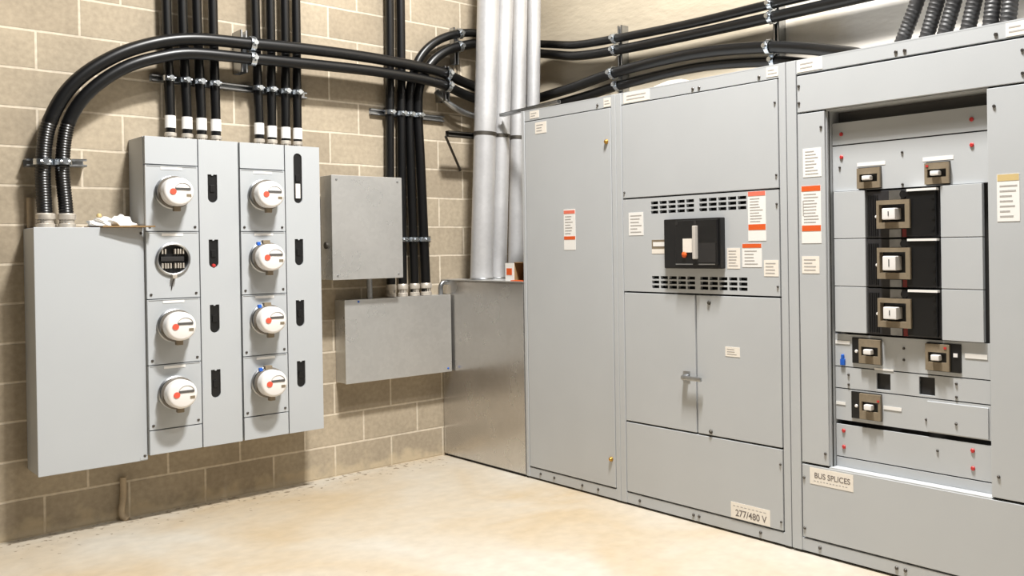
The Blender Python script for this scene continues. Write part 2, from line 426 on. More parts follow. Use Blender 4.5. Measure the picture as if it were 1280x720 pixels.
for (a, c, nm) in ((-1.870, -2.400, 'left'), (-2.411, -2.950, 'right')):
    dr = B('door', 'gear', s2, -.003, .02, a, c, .481, 1.205, bev=.003)
    if nm == 'left':
        mh = MB(); mh.cyl((-.003, -2.335, .768), (-.03, -2.335, .768), .019, .016, 20)
        mh.box(-.042, -.026, -2.325, -2.465, .757, .781, bev=.006); mh.build('handle', 'zinc', dr)
        MB().box(-.004, -.001, -2.31, -2.36, .735, .80, bev=.001).build('handle_plate', 'zinc', dr)
    else:
        sticker(dr, -2.604, -2.698, .90, .949, -.003, 'cream', lines=3)
        for z in (1.168, .50): bolt(dr, -2.50, z, -.003, .011, 'darksteel', 'lock_screw', .009)
lp = B('lower_panel', 'gear', s2, -.003, .02, -1.870, -2.950, .079, .472, bev=.003)
o = sticker(lp, -2.626, -2.872, .083, .163, -.003, 'cream', 'rating_label', label='cream label marked 277/480 V')
lettering('277/480 V', o, -2.655, .096, .047, -.0044)
t_ = MB()
for k in range(9): t_.box(-.0046, -.004, -2.64 - k * .024, -2.655 - k * .024, .143, .147)
t_.build('small_print', 'ink', o)
sticker(bp, -1.915, -2.03, 1.527, 1.655, -.003, 'white', lines=6)
o = sticker(bp, -2.093, -2.200, 1.424, 1.500, -.003, 'cream', 'rating_label', label='cream label with a brown framed top half')
B('window_frame', 'tan', o, -.005, -.004, -2.094, -2.199, 1.452, 1.500); B('print_panel', 'white', o, -.0058, -.0048, -2.104, -2.189, 1.464, 1.487)
sticker(bp, -2.762, -2.872, 1.484, 1.728, -.003, 'white', 'warning_label', lines=9, bars=[(1.706, 1.728, 'pink', 'header_band'), (1.538, 1.566, 'orange', 'header_band')], label='tall white warning label with two orange bands')
sticker(bp, -2.722, -2.844, 1.354, 1.470, -.003, 'white', 'warning_label', lines=5, bars=[(1.450, 1.470, 'orange', 'header_band')], label='small white warning label with one orange band')
sticker(bp, -2.625, -2.708, 1.346, 1.450, -.003, 'cream', lines=6)
sticker(bp, -2.856, -2.944, 1.310, 1.389, -.003, 'cream', lines=4)
for (y, z) in ((-1.967, .041), (-2.368, .041), (-2.407, .041), (-2.81, .041), (-2.406, 2.287), (-2.45, 2.287), (-2.84, 2.287)): bolt(s2, y, z)
for (y, z) in ((-2.935, 2.15), (-2.938, 1.80), (-2.938, 1.66), (-2.938, 1.26), (-2.938, .40), (-2.938, .12), (-1.884, 1.77)): bolt(s2, y, z, -.003, .006, 'screw')
sticker(s2, -1.885, -2.09, 2.272, 2.330, -.0002, 'cream', lines=2)
sticker(s2, -2.885, -2.955, 2.278, 2.326, -.0002, 'cream', lines=2)

# --- section 3: distribution panel
s3 = thing('switchgear_section', (.4, -3.6, 0), 'grey metal switchgear section with open panel of many breakers, at the right edge', 'electrical cabinet')
Y3 = -4.34
gear_frame(s3, -3.002, Y3, [(-3.002, -3.058), (-4.29, Y3)])
MB().plate(rect(-3.064, -4.285, .074, 2.262), [rect(-3.22, -3.972, .425, 2.08)], 'yz', .024, .03).build('backing', 'dark', s3)
B('top_panel', 'gear', s3, -.003, .02, -3.064, -4.285, 2.086, 2.258, bev=.003)
lt = B('trim_door', 'gear', s3, -.003, .02, -3.064, -3.213, .434, 2.078, bev=.003)
rt = B('trim_door', 'gear', s3, -.003, .02, -3.980, -4.285, .434, 2.078, bev=.003)
lp3 = B('lower_panel', 'gear', s3, -.003, .02, -3.064, -4.285, .079, .424, bev=.003)
# the recess the breakers sit in
X3 = .062
rc = MB(); rc.box(.012, X3 + .05, -3.213, -3.217, .428, 2.08); rc.box(.012, X3 + .05, -3.976, -3.980, .428, 2.08)
rc.box(.0, X3 + .05, -3.213, -3.980, .424, .430); rc.box(.012, X3 + .05, -3.213, -3.980, 2.078, 2.084); rc.build('recess_frame', 'gear', s3)
B('recess_back', 'recess_shade', s3, X3 + .05, X3 + .054, -3.213, -3.980, .424, 2.084)  # shade of the recess put into the colour: back darker than the enamel
def brect(b, y0, y1, z0, z1): return rect(y0, y1, z0, z1)
E0, E1 = -3.219, -3.956
dp = MB().box(X3 - .01, X3, E0, -3.968, 1.921, 2.022, bev=.001).build('cover_plate', 'gear', s3)
dp2 = MB().plate(rect(E0, -3.968, 1.706, 1.915), [rect(-3.357, -3.473, 1.706 + .002, 1.807), rect(-3.687, -3.797, 1.708, 1.806)], 'yz', X3 - .010, X3).build('cover_plate', 'gear', s3)
for q in dp, dp2: pass
for (y, z) in ((-3.268, 1.969), (-3.268, 1.863), (-3.891, 1.970), (-3.891, 1.864), (-3.26, .598), (-3.26, .523), (-3.878, .597), (-3.878, .523)):
    bolt(s3, y, z, X3 - .010, .0095, 'red', 'plug_screw', .006)
for zs in ((1.488, 1.703), (1.269, 1.485), (1.057, 1.266)):
    B('filler_plate', 'gear', s3, X3 - .026, X3 - .004, -3.232, -3.396, zs[0], zs[1], bev=.002)
for zs in ((1.485, 1.703), (1.268, 1.482), (1.050, 1.265)):
    B('filler_plate', 'gear', s3, X3 - .026, X3 - .004, -3.757, -3.938, zs[0], zs[1], bev=.002)

def small_breaker(y0, y1, z0, z1, black_left=0.0, black_right=0.0, dot=None, name='circuit_breaker'):
    """moulded-case breaker: black body, tan escutcheon, white toggle"""
    xb = X3 - .012
    body = B(name, 'black', s3, xb - .004, X3 + .03, y0, y1, z0, z1, bev=.002)
    ya = y0 - black_left; yb = y1 + black_right; h = z1 - z0
    MB().plate(rect(ya, yb, z0 + .004, z1 - .004), [rect(ya - (ya - yb) * .11, yb + (ya - yb) * .11, z0 + h * .33, z0 + h * .68)], 'yz', xb - .016, xb - .003).build('escutcheon', 'tan', body)
    yc = (ya + yb) / 2
    MB().box(xb - .034, xb - .004, yc + (ya - yb) * .2, yc - (ya - yb) * .16, z0 + h * .40, z0 + h * .60, bev=.004).build('toggle_handle', 'meterwhite', body)
    if black_left: MB().lathe((xb - .004, y0 - black_left * .55, z0 + h * .47), (-1, 0, 0), [(0, 0), (.008, 0), (.007, .004), (0, .006)], 12).build('trip_button', 'meterwhite', body)
    if black_right: B('trip_button', 'meterwhite', body, xb - .008, xb - .004, y1 + black_right * .68, y1 + black_right * .28, z0 + h * .55, z0 + h * .68)
    if dot: B('trip_indicator', 'red', body, xb - .018, xb - .0155, dot[0], dot[0] - .012, dot[1], dot[1] + .009)
    return body
small_breaker(-3.357, -3.473, 1.708, 1.807)
small_breaker(-3.687, -3.797, 1.708, 1.806, dot=(-3.694, 1.785))
sticker(s3, -3.350, -3.492, 1.813, 1.829, X3 - .010, 'white', 'label_strip')
sticker(s3, -3.672, -3.810, 1.812, 1.829, X3 - .010, 'white', 'label_strip')
# three large frame breakers in the middle
for (z0, z1, fz0, fz1) in ((1.487, 1.697, 1.528, 1.652), (1.268, 1.482, 1.306, 1.443), (1.055, 1.262, 1.093, 1.220)):
    body = MB().box(X3 - .020, X3 + .03, -3.401, -3.752, z0, z1, bev=.003).build('circuit_breaker', 'rib', s3)
    q = MB(); q.box(X3 - .040, X3 - .018, -3.606, -3.742, z0 + .006, z1 - .012, bev=.003)
    for k in range(4): q.box(X3 - .043, X3 - .038, -3.725, -3.738, z0 + .03 + k * .045, z0 + .045 + k * .045)
    q.build('arc_cover', 'black', body)
    q = MB()
    for k in range(5): q.box(X3 - .024, X3 - .018, -3.408 - k * .011, -3.414 - k * .011, z0 + .01, z1 - .02)
    q.build('vent_ribs', 'black', body)
    MB().plate(rect(-3.468, -3.628, fz0, fz1), [rect(-3.481, -3.606, fz0 + .027, fz1 - .019)], 'yz', X3 - .052, X3 - .018).build('escutcheon', 'tan', body)
    MB().box(X3 - .075, X3 - .018, -3.508, -3.572, fz0 + .038, fz1 - .036, bev=.004).build('toggle_handle', 'meterwhite', body)
    B('toggle_slot', 'dark', body, X3 - .0765, X3 - .074, -3.538, -3.542, fz0 + .055, fz1 - .05)
    MB().box(X3 - .024, X3 - .019, -3.515, -3.572, fz1 + .002, z1 - .002).box(X3 - .024, X3 - .019, -3.515, -3.572, z0 + .002, fz0 - .004).build('rating_plate', 'zinc', body)
    B('trip_indicator', 'darkred', body, X3 - .028, X3 - .02, -3.580, -3.600, z0 + .002, fz0 - .003)
    B('label_strip', 'white', body, X3 - .046, X3 - .02, -3.612, -3.748, z1 - .011, z1 - .001)
    MB().cyl((X3 - .04, -3.592, z1 - .022), (X3 - .018, -3.592, z1 - .022), .017, seg=14).build('terminal_screw', 'black', body)
    MB().lathe((X3 - .02, -3.452, (fz0 + fz1) / 2 - .008), (-1, 0, 0), [(0, 0), (.007, 0), (.007, .005), (0, .007)], 12).build('trip_button', 'meterwhite', body)
# rows of cover plates below
MB().plate(rect(E0, E1, .898, 1.046), [rect(-3.313, -3.464, .917, 1.034), rect(-3.680, -3.834, .914, 1.035)], 'yz', X3 - .010, X3).build('cover_plate', 'gear', s3)
MB().plate(rect(E0, E1, .797, .893), [rect(-3.433, -3.503, .808, .881), rect(-3.640, -3.714, .806, .884)], 'yz', X3 - .010, X3).build('cover_plate', 'gear', s3)
MB().plate(rect(E0, E1, .648, .792), [rect(-3.305, -3.461, .664, .787)], 'yz', X3 - .010, X3).build('cover_plate', 'gear', s3)
B('access_plate', 'gear', s3, X3 - .016, X3 - .009, -3.678, -3.948, .652, .782, bev=.002)
MB().box(X3 - .010, X3, E0, -3.968, .478, .627, bev=.001).build('cover_plate', 'gear', s3)
MB().box(X3 - .010, X3, E0, -3.968, .431, .473, bev=.001).build('cover_plate', 'gear', s3)
small_breaker(-3.313, -3.464, .917, 1.034, black_left=.042)
small_breaker(-3.680, -3.834, .914, 1.035, black_right=.046, dot=(-3.765, 1.012))
small_breaker(-3.305, -3.461, .664, .787, black_left=.05, dot=(-3.445, .752))
for (a, c, e, f) in ((-3.433, -3.503, .808, .881), (-3.640, -3.714, .806, .884)):
    B('blank_cover', 'dark', s3, X3 + .004, X3 + .01, a, c, e, f)
MB().box(X3 - .02, X3 - .009, -3.25, -3.274, .902, .932, bev=.003).box(X3 - .02, X3 - .009, -3.255, -3.269, .93, .952, bev=.003).build('lockout_tag', 'blue', s3)['label'] = 'small blue plastic tag'
for (a, c, z0, z1) in ((-3.222, -3.300, 1.000, 1.016), (-3.850, -3.946, .980, 1.0), (-3.425, -3.520, .8945, .9035), (-3.222, -3.272, .718, .732), (-3.468, -3.556, .722, .738)):
    sticker(s3, a, c, z0, z1, X3 - .011, 'white', 'label_strip')
for (y, z) in ((-3.575, 1.86), (-3.575, 1.72), (-3.258, 1.816), (-3.57, 1.0), (-3.57, .95), (-3.81, .868), (-3.81, .812), (-3.29, .86), (-3.29, .815), (-3.722, .573), (-3.672, .70), (-3.81, .70)):
    bolt(s3, y, z, X3 - .010 if (y, z) != (-3.81, .70) else X3 - .016, .006)
for (y, z) in ((-3.195, 2.005), (-3.195, .49), (-4.01, 2.005), (-4.01, .52), (-3.075, 2.21), (-3.075, 2.13), (-4.125, 2.21), (-4.125, 2.12), (-3.075, .36), (-3.075, .12)): bolt(s3, y, z, -.003, .007)
for (y, z) in ((-3.156, .043), (-3.551, .043), (-3.593, .043), (-4.0, .043), (-3.58, 2.29), (-3.622, 2.29), (-4.02, 2.29)): bolt(s3, y, z)
sticker(lt, -3.093, -3.195, 1.778, 1.912, -.003, 'white', lines=8)
o = sticker(lt, -3.081, -3.190, 1.468, 1.737, -.003, 'white', 'warning_label', lines=10, bars=[(1.712, 1.737, 'orange', 'header_band'), (1.525, 1.552, 'orange', 'header_band')], label='tall white warning label with two orange bands')
B('hazard_pictogram', 'ink', o, -.0052, -.004, -3.089, -3.094, 1.60, 1.67)
sticker(lt, -3.080, -3.177, 1.327, 1.407, -.003, 'cream', lines=4)
sticker(rt, -4.018, -4.108, 1.543, 1.730, -.003, 'white', 'caution_label', lines=7, bars=[(1.704, 1.730, 'yellow', 'header_band')], label='white caution label with an amber band')
o = sticker(lp3, -3.108, -3.341, .338, .415, -.003, 'cream', 'name_label', label='cream label marked BUS SPLICES')
lettering('BUS SPLICES', o, -3.132, .369, .036, -.0044)
t_ = MB()
for k in range(11): t_.box(-.0046, -.004, -3.13 - k * .017, -3.14 - k * .017, .352, .356)
t_.build('small_print', 'ink', o)
sticker(s3, -3.066, -3.205, 2.275, 2.331, -.0002, 'cream', lines=2)
sticker(s3, -4.06, -4.16, 2.272, 2.326, -.0002, 'cream', lines=2)

# ------------------------------------------------------------------ galvanised wireway box in the corner
gb = thing('galvanised_wireway_box', (.4, -.47, 0), 'floor-standing galvanised sheet-metal box in the corner carrying the four silver pipes', 'wireway box')
B('body', 'galv', gb, .004, WX - .004, -.006, -.944, .012, 1.248, bev=.004)
B('front_cover', 'mirrorgalv', gb, -.004, .006, -.008, -.940, .02, 1.240, bev=.002)
B('top_cover', 'galv', gb, -.008, WX - .004, -.004, -.944, 1.246, 1.252)
B('base', 'dark', gb, .01, WX - .01, -.01, -.94, 0, .014)
# open carton on top of it
ct = thing('open_carton', (.16, -.82, 1.252), 'small open cardboard carton with a white and orange flap on the galvanised corner box', 'box')
c = MB(); zt = 1.252; X0, X1, Ya, Yb, H = .035, .26, -.80, -.938, .122
c.box(X0, X1, Ya, Ya - .004, zt, zt + H); c.box(X0, X1, Yb, Yb + .004, zt, zt + H); c.box(X1 - .004, X1, Ya, Yb, zt, zt + H)
c.box(X0, X1, Ya, Yb, zt, zt + .003); c.box(X0, X1, Ya, Yb, zt + H - .004, zt + H); c.build('body', 'cardboard', ct)
fl = B('side_flap', 'white', ct, X0 - .004, X0, Ya + .09, Ya - .002, zt, zt + H - .006, label='white flap with an orange panel')
B('print_panel', 'orange', fl, X0 - .0052, X0 - .004, Ya + .075, Ya + .018, zt + .038, zt + .082)
MB().box(X0 - .034, X0, Ya - .006, Yb + .004, zt, zt + .006).build('bottom_flap', 'orange', ct)

# ------------------------------------------------------------------ four galvanised pipes
pipes = [((.102, -.34, 1.252), (.341, -.34, 6.1), .077), ((.260, -.32, 1.252), (.502, -.32, 6.1), .057),
         ((.424, -.30, 1.252), (.622, -.30, 6.1), .055), ((.580, -.29, 1.252), (.738, -.29, 6.1), .050)]
plab = ['thickest silver galvanised pipe, leftmost of the four rising from the corner box', 'silver galvanised pipe just right of the thickest pipe in the corner',
        'silver galvanised pipe, third from the left of the four in the corner', 'silver galvanised pipe nearest the grey switchgear, the last of the four in the corner']
for (a, b, r), lb in zip(pipes, plab):
    t = thing('galvanised_pipe', a, lb, 'pipe', 'galvanised pipes in the corner')
    MB().cyl((a[0], a[1], a[2] + .0055), b, r, seg=32).build('tube', 'pipe', t)
    a_ = Vector(a); MB().lathe(a, (0, 0, 1), [(r + .001, 0), (r + .006, 0), (r + .006, .006), (r + .001, .012), (r + .001, 0)], 32).build('locknut', 'zinc', t)

# ------------------------------------------------------------------ left pull box
lb_ = thing('pull_box', (-2.274, -.12, .354), 'large plain light grey wall box left of the meters, fed by two thick black conduits', 'electrical box')
B('body', 'stack', lb_, -2.525, -2.024, -.236, -.001, .356, 1.604, bev=.004)
fc = B('cover', 'stack', lb_, -2.529, -2.021, -.246, -.234, .354, 1.607, bev=.004)
screw_y(lb_, -2.036, 1.575, -.246, .007); screw_y(lb_, -2.036, .38, -.246, .007)
B('mounting_rail', 'zinc', lb_, -2.5, -2.05, -.001, -.02, 1.50, 1.54); B('hinge_lip', 'stack', lb_, -2.06, -2.022, -.2475, -.2455, .36, .375)

# ------------------------------------------------------------------ meter cabinets
def slot_poly(x0, x1, z0, z1, top_round=False):
    r = (x1 - x0) / 2; xc = (x0 + x1) / 2; out = []
    for i in range(9):
        a = PI + PI * i / 8; out.append((xc + r * math.cos(a), z0 + r + r * math.sin(a)))
    if top_round:
        for i in range(9):
            a = PI * i / 8; out.append((xc + r * math.cos(a), z1 - r + r * math.sin(a)))
    else: out += [(x1, z1), (xc + .006, z1), (xc + .004, z1 - .006), (xc - .004, z1 - .006), (xc - .006, z1), (x0, z1)]
    return out
def circle(xc, zc, r, n=32): return [(xc + r * math.cos(2 * PI * i / n), zc + r * math.sin(2 * PI * i / n)) for i in range(n)]
FY = -.27
MZ = [1.797, 1.434, 1.072, .706]
COVERS = [(1.588, 1.944), (1.222, 1.583), (.866, 1.217), (.516, .861)]
def meter_cabinet(x0, x1, xm, xs, xp, label, tall):
    """x0..x1 extents, xm meter axis, xs split between meter covers and breaker cover, xp slot centre"""
    t = thing('meter_cabinet', ((x0 + x1) / 2, -.13, .38), label, 'meter cabinet', 'grey meter cabinets on the block wall')
    B('body', 'stack', t, x0, x1, -.001, -.246, .38, 2.10, bev=.005)
    B('end_panel', 'stack', t, x0 + .003, xs - .003, -.247, FY, 1.950, 2.099, bev=.002)
    B('end_panel', 'stack', t, x0 + .003, xs - .003, -.247, FY, .381, .510, bev=.002)
    for (z0, z1), mz in zip(COVERS, MZ):
        c = MB().plate(rect(x0 + .003, xs - .003, z0, z1), [circle(xm, mz, .082)], 'xz', -.247, FY).build('meter_cover', 'stack', t)
        B('label_strip', 'white', c, xm - .055, xm + .055, FY - .002, FY, z1 - .022, z1 - .008)
        MB().box(x0 + .01, xs - .01, FY - .003, FY, z1 - .004, z1 - .001).build('ridge', 'stack', c)
        screw_y(c, xs - .022, z0 + .022, FY, .007); screw_y(c, x0 + .022, z0 + .022, FY, .007)
        MB().lathe((xm, -.247, mz), (0, -1, 0), [(.080, 0), (.086, .018), (.090, .026), (.090, .034), (.083, .038), (.078, .036), (.075, .0), (.080, 0)], 40).build('socket_ring', 'zinc', c)
    sl = []
    for i, mz in enumerate(MZ):
        zc = [1.827, 1.461, 1.094, .728][i]
        if tall and i == 0: sl.append(slot_poly(xp - .026, xp + .026, 1.755, 2.055, True))
        else: sl.append(slot_poly(xp - .026, xp + .026, zc - .079, zc + .079))
    c = MB().plate(rect(xs + .003, x1 - .003, .381, 2.099), sl, 'xz', -.247, FY).build('breaker_cover', 'stack', t)
    for i, p in enumerate(sl):
        zs = [q[1] for q in p]
        q = MB(); q.prism([((a - xp) * .96 + xp, (b - (min(zs) + max(zs)) / 2) * .985 + (min(zs) + max(zs)) / 2) for a, b in slot_poly(xp - .026, xp + .026, min(zs), max(zs), tall and i == 0)], 'xz', -.246, -.262)
        q.box(xp - .012, xp + .012, -.262, -.268, (min(zs) + max(zs)) / 2 - .02, (min(zs) + max(zs)) / 2 + .02, bev=.002)
        k = q.build('breaker_handle', 'black', c)
        if tall and i == 0: B('rating_tag', 'white', k, xp - .014, xp + .014, -.2695, -.262, 1.785, 1.872)
        if not tall and i == 1: MB().lathe((xp, -.262, min(zs) + .012), (0, -1, 0), [(0, 0), (.01, 0), (.009, .012), (0, .014)], 12).build('lock_tab', 'red', k)
    return t
XA, XB = -1.885, -1.383
mcA = meter_cabinet(-2.020, -1.522, XA, -1.744, -1.668, 'grey meter cabinet with three meters and an empty socket, beside the plain wall box', False)
mcB = meter_cabinet(-1.516, -1.030, XB, -1.250, -1.170, 'grey meter cabinet with four glass meters, nearer the corner', True)
# the empty socket shows its jaws
sk = MB().lathe((XA, -.247, MZ[1]), (0, -1, 0), [(0, .004), (.078, .004), (.078, .0), (0, 0)], 32).build('empty_socket', 'black', mcA)
j = MB()
for dx in (-.045, -.018, .02, .047):
    for dz in (.042, -.036):
        if dz > 0 and abs(dx) < .02 and dx < 0: continue
        j.box(XA + dx - .011, XA + dx - .004, -.250, -.275, MZ[1] + dz - .014, MZ[1] + dz + .014, bev=.001)
        j.box(XA + dx + .004, XA + dx + .011, -.250, -.275, MZ[1] + dz - .014, MZ[1] + dz + .014, bev=.001)
j.build('jaw_contact', 'fitting', sk)
B('cross_bar', 'dark', sk, XA - .06, XA + .06, -.250, -.268, MZ[1] - .012, MZ[1] + .014, bev=.003)
MB().box(XA - .012, XA + .012, FY - .03, FY, MZ[1] - .105, MZ[1] - .084, bev=.003).build('sealing_latch', 'fitting', sk)
MB().tube([(XA, FY - .02, MZ[1] - .10), (XA - .006, FY - .008, MZ[1] - .13), (XA - .010, FY - .003, MZ[1] - .165)], .003, 8).build('seal_wire', 'screw', sk)

def meter(x, z, label, seal):
    t = thing('electricity_meter', (x, FY, z), label, 'electricity meter', 'round glass electricity meters on the meter cabinets')
    y = FY - .034
    MB().lathe((x, y, z), (0, -1, 0), [(0, 0), (.084, 0), (.088, .006), (.088, .020), (.082, .026), (0, .026)], 40).build('base_ring', 'meterbase', t)
    c = MB().lathe((x, y, z), (0, -1, 0), [(0, .026), (.078, .026), (.0775, .070), (.076, .080), (.070, .087), (.062, .0895), (0, .091)], 48).build('cover', 'meterwhite', t)
    yf = y - .091
    B('display', 'lcd', c, x - .022, x + .056, yf - .002, yf + .004, z + .008, z + .021)
    B('nameplate', 'tan', c, x + .036, x + .060, yf - .001, yf + .006, z - .026, z - .012)
    a = MB()
    arc = [(x + .018 + .040 * math.cos(PI * k / 12), yf, z + .012 + .034 * math.sin(PI * k / 12)) for k in range(13)]
    a.tube(arc, .0016, 6); a.build('dial_window', 'ink', c)
    MB().cyl((x - .032, yf + .004, z + .0), (x - .032, yf - .0025, z + .0), .0165, seg=18).build('sticker', 'redsticker', c)
    MB().box(x - .012, x + .022, y - .010, y - .042, z - .104, z - .078, bev=.003).build('sealing_latch', 'tan', t)
    if seal == 'blue':
        MB().box(x - .062, x - .040, y - .004, y - .024, z + .070, z + .090, bev=.003).build('seal_tag', 'blue', t)['label'] = 'blue seal tag'
        MB().box(x - .03, x + .012, y + .002, y - .03, z + .078, z + .100, bev=.003).build('seal_bracket', 'tan', t)
    return t
lab = 'white round meter, '
meter(XA, MZ[0], lab + 'top of the cabinet next to the plain wall box', None)
meter(XA, MZ[2], lab + 'just below the empty meter socket', None)
meter(XA, MZ[3], lab + 'bottom of the cabinet that has the empty socket', None)
meter(XB, MZ[0], lab + 'top of the cabinet nearer the corner, beside the tall black slot', None)
meter(XB, MZ[1], lab + 'second from the top on the cabinet with four meters', 'blue')
meter(XB, MZ[2], lab + 'third from the top on the cabinet with four meters', 'blue')
meter(XB, MZ[3], lab + 'bottom of the cabinet with four meters', 'blue')

# ------------------------------------------------------------------ cardboard and rag on the pull box
cb = MB().prism([(-2.26, -.06), (-2.225, -.275), (-2.10, -.30), (-2.024, -.312), (-1.99, -.335), (-1.992, -.30), (-2.025, -.276), (-2.026, -.06)], 'xy', 1.6072, 1.6155)
tag(cb.build('cardboard_sheet', 'cardboard'), 'torn flat piece of brown cardboard lying on top of the plain grey wall box', 'cardboard')
rg = bmesh.new(); bmesh.ops.create_icosphere(rg, subdivisions=4, radius=1)
for v in rg.verts:
    n = v.co.copy()
    k = 1 + .22 * math.sin(7 * n.x + 2 * n.y) * math.cos(5 * n.y + 3 * n.z) + .12 * math.sin(15 * n.x + 4 * n.z)
    hz = (.052 if n.x > .25 and n.x < .75 else .036)
    v.co = Vector((-2.165 + n.x * .115 * k, -.17 + n.y * .09 * k, max(1.6157, 1.622 + n.z * hz * k)))
r_ = MB(); r_.bm.free(); r_.bm = rg
tag(r_.build('crumpled_rag', 'white'), 'crumpled white rag heaped on the brown cardboard', 'rag')
mk = MB().lathe((-2.205, -.13, 1.6650), (0, 0, 1), [(0, 0), (.012, 0), (.013, .008), (.009, .018), (0, .02)], 14)
tag(mk.build('yellow_cap', 'yellow'), 'tiny yellow cap resting on the crumpled white rag', 'cap')

# ------------------------------------------------------------------ galvanised boxes right of the meters
ub = thing('junction_box', (-.70, -.17, 1.283), 'square galvanised box on the block wall just right of the meter cabinets', 'electrical box')
B('body', 'galv', ub, -.946, -.457, -.094, -.243, 1.284, 1.937, bev=.004); B('cover', 'galv', ub, -.948, -.455, -.241, -.25, 1.283, 1.939, bev=.003)
for x in (-.86, -.56): B('mounting_rail', 'zinc', ub, x - .02, x + .02, -.001, -.094, 1.33, 1.89)
for (x, z) in ((-.914, 1.91), (-.489, 1.91), (-.914, 1.31), (-.489, 1.31)): screw_y(ub, x, z, -.25, .006, 'zinc')
MB().cyl((-.946, -.17, 1.50), (-.955, -.17, 1.50), .022, seg=18).build('knockout', 'darksteel', ub)
tb = thing('wiring_trough', (-.417, -.07, .61), 'wide galvanised trough under the square galvanised box, entered by four black conduits', 'electrical box')
B('body', 'galv', tb, -.813, -.02, -.001, -.134, .612, 1.147, bev=.004); B('cover', 'galv', tb, -.816, -.018, -.132, -.141, .610, 1.149, bev=.003)
B('mounting_rail', 'zinc', tb, -.80, -.04, -.001, -.02, 1.0, 1.04)
for (x, z) in ((-.72, 1.135), (-.05, .635)): screw_y(tb, x, z, -.141, .007, 'blue', 'cover_screw')
n_ = thing('pipe_nipple', (-.625, -.113, 1.149), 'short grey pipe nipple joining the square galvanised box to the trough below', 'pipe')
MB().cyl((-.625, -.113, 1.149), (-.625, -.113, 1.283), .018).build('tube', 'zinc', n_); MB().cyl((-.625, -.113, 1.149), (-.625, -.113, 1.161), .020, seg=6).build('locknut', 'zinc', n_)
el = MB().tube([(-.055, -.07, 1.148), (-.055, -.07, 1.20), (-.045, -.07, 1.222), (-.03, -.07, 1.232), (-.001, -.07, 1.232)], .017)
tag(el.build('conduit_elbow', 'zinc', at=(-.055, -.07, 1.148)), 'small grey elbow between the trough top and the galvanised corner box', 'pipe')

# ------------------------------------------------------------------ black conduits
def fitting(t, x, y, z, r, h, name='connector'):
    return MB().lathe((x, y, z), (0, 0, 1), [(0, 0), (r * 1.16, 0), (r * 1.16, h * .25), (r * 1.0, h * .3), (r * 1.0, h * .55), (r * 1.2, h * .6), (r * 1.2, h * .92), (r * 1.05, h), (0, h)], 20).build(name, 'fitting', t)

def conduit(pts, r, label, group, corr=None, fit=None, band=None, m='pvc', name='black_conduit', step=.03):
    t = thing(name, pts[0], label, 'conduit', group)
    MB().tube(pts, r, 16, corr, step).build('tube', m, t)
    if fit: fitting(t, pts[0][0], pts[0][1], pts[0][2], r, fit)
    if band:
        x, y = pts[1][0], pts[1][1]
        MB().cyl((x, y, band[0]), (x, y, band[1]), r + .0025, seg=20).build('marker_sleeve', 'white', t)
    return t
# two thick conduits from the pull box, along the block wall, round the corner and along the right wall
gA = 'thick black conduits sweeping from the plain wall box to the switchgear'
conduit([(-2.449, -.12, 1.607), (-2.452, -.12, 1.70), (-2.455, -.12, 1.93), (-2.425, -.13, 2.15), (-2.325, -.15, 2.35), (-2.15, -.165, 2.51), (-1.945, -.17, 2.617), (-1.73, -.17, 2.675), (-1.423, -.17, 2.695), (-.967, -.17, 2.715), (-.524, -.17, 2.715), (-.1, -.165, 2.692),
         (.15, -.125, 2.645), (.45, -.085, 2.60), (.64, -.10, 2.585), (.735, -.20, 2.59), (.755, -.35, 2.605), (.75, -.60, 2.62), (.748, -1.038, 2.663), (.748, -1.757, 2.675), (.748, -2.321, 2.625), (.75, -2.60, 2.572), (.70, -2.83, 2.51), (.64, -3.05, 2.44), (.62, -3.12, 2.38), (.618, -3.125, 2.337)],
        0.037, 'upper of the two thick black conduits arching from the plain wall box across the meters', gA, corr=(.55, .014, .0032), fit=.075)
conduit([(-2.353, -.12, 1.607), (-2.356, -.12, 1.70), (-2.368, -.12, 1.936), (-2.338, -.13, 2.16), (-2.245, -.15, 2.325), (-2.07, -.165, 2.475), (-1.86, -.17, 2.565), (-1.72, -.17, 2.595), (-1.425, -.17, 2.608), (-.967, -.17, 2.625), (-.524, -.17, 2.632), (-.1, -.165, 2.610),
         (.15, -.125, 2.56), (.45, -.085, 2.515), (.68, -.10, 2.50), (.775, -.20, 2.51), (.802, -.35, 2.532), (.80, -.73, 2.557), (.797, -1.036, 2.582), (.797, -1.755, 2.60), (.797, -2.319, 2.548), (.785, -2.60, 2.487), (.76, -2.80, 2.435), (.75, -2.95, 2.40), (.745, -3.05, 2.375), (.745, -3.053, 2.345)],
        0.035, 'lower of the two thick black conduits arching from the plain wall box across the meters', gA, corr=(.55, .014, .0032), fit=.075)
# eight conduits into the meter cabinets
VX0 = [-1.82, -1.73, -1.65, -1.569, -1.315, -1.237, -1.151, -1.075]; VX1 = [-1.83, -1.744, -1.665, -1.575, -1.326, -1.233, -1.143, -1.071]
pos = ['leftmost', 'second from the left', 'third from the left', 'rightmost']
for i in range(8):
    lbl = f'white-sleeved black conduit, {pos[i % 4]} of four above meter cabinet ' + ('with the empty socket' if i < 4 else 'nearer the corner')
    zb = 2.10; x0, x1 = VX0[i], VX1[i]
    conduit([(x0, -.07, zb), (x0, -.07, 2.26), (x1, -.07, 2.9), (x1, -.07, 6.1)], .026, lbl, 'straight black conduits above the meter cabinets', fit=.05,
            band=(2.176 - (.012 if i > 4 else 0), 2.245 - (.012 if i > 4 else 0)))
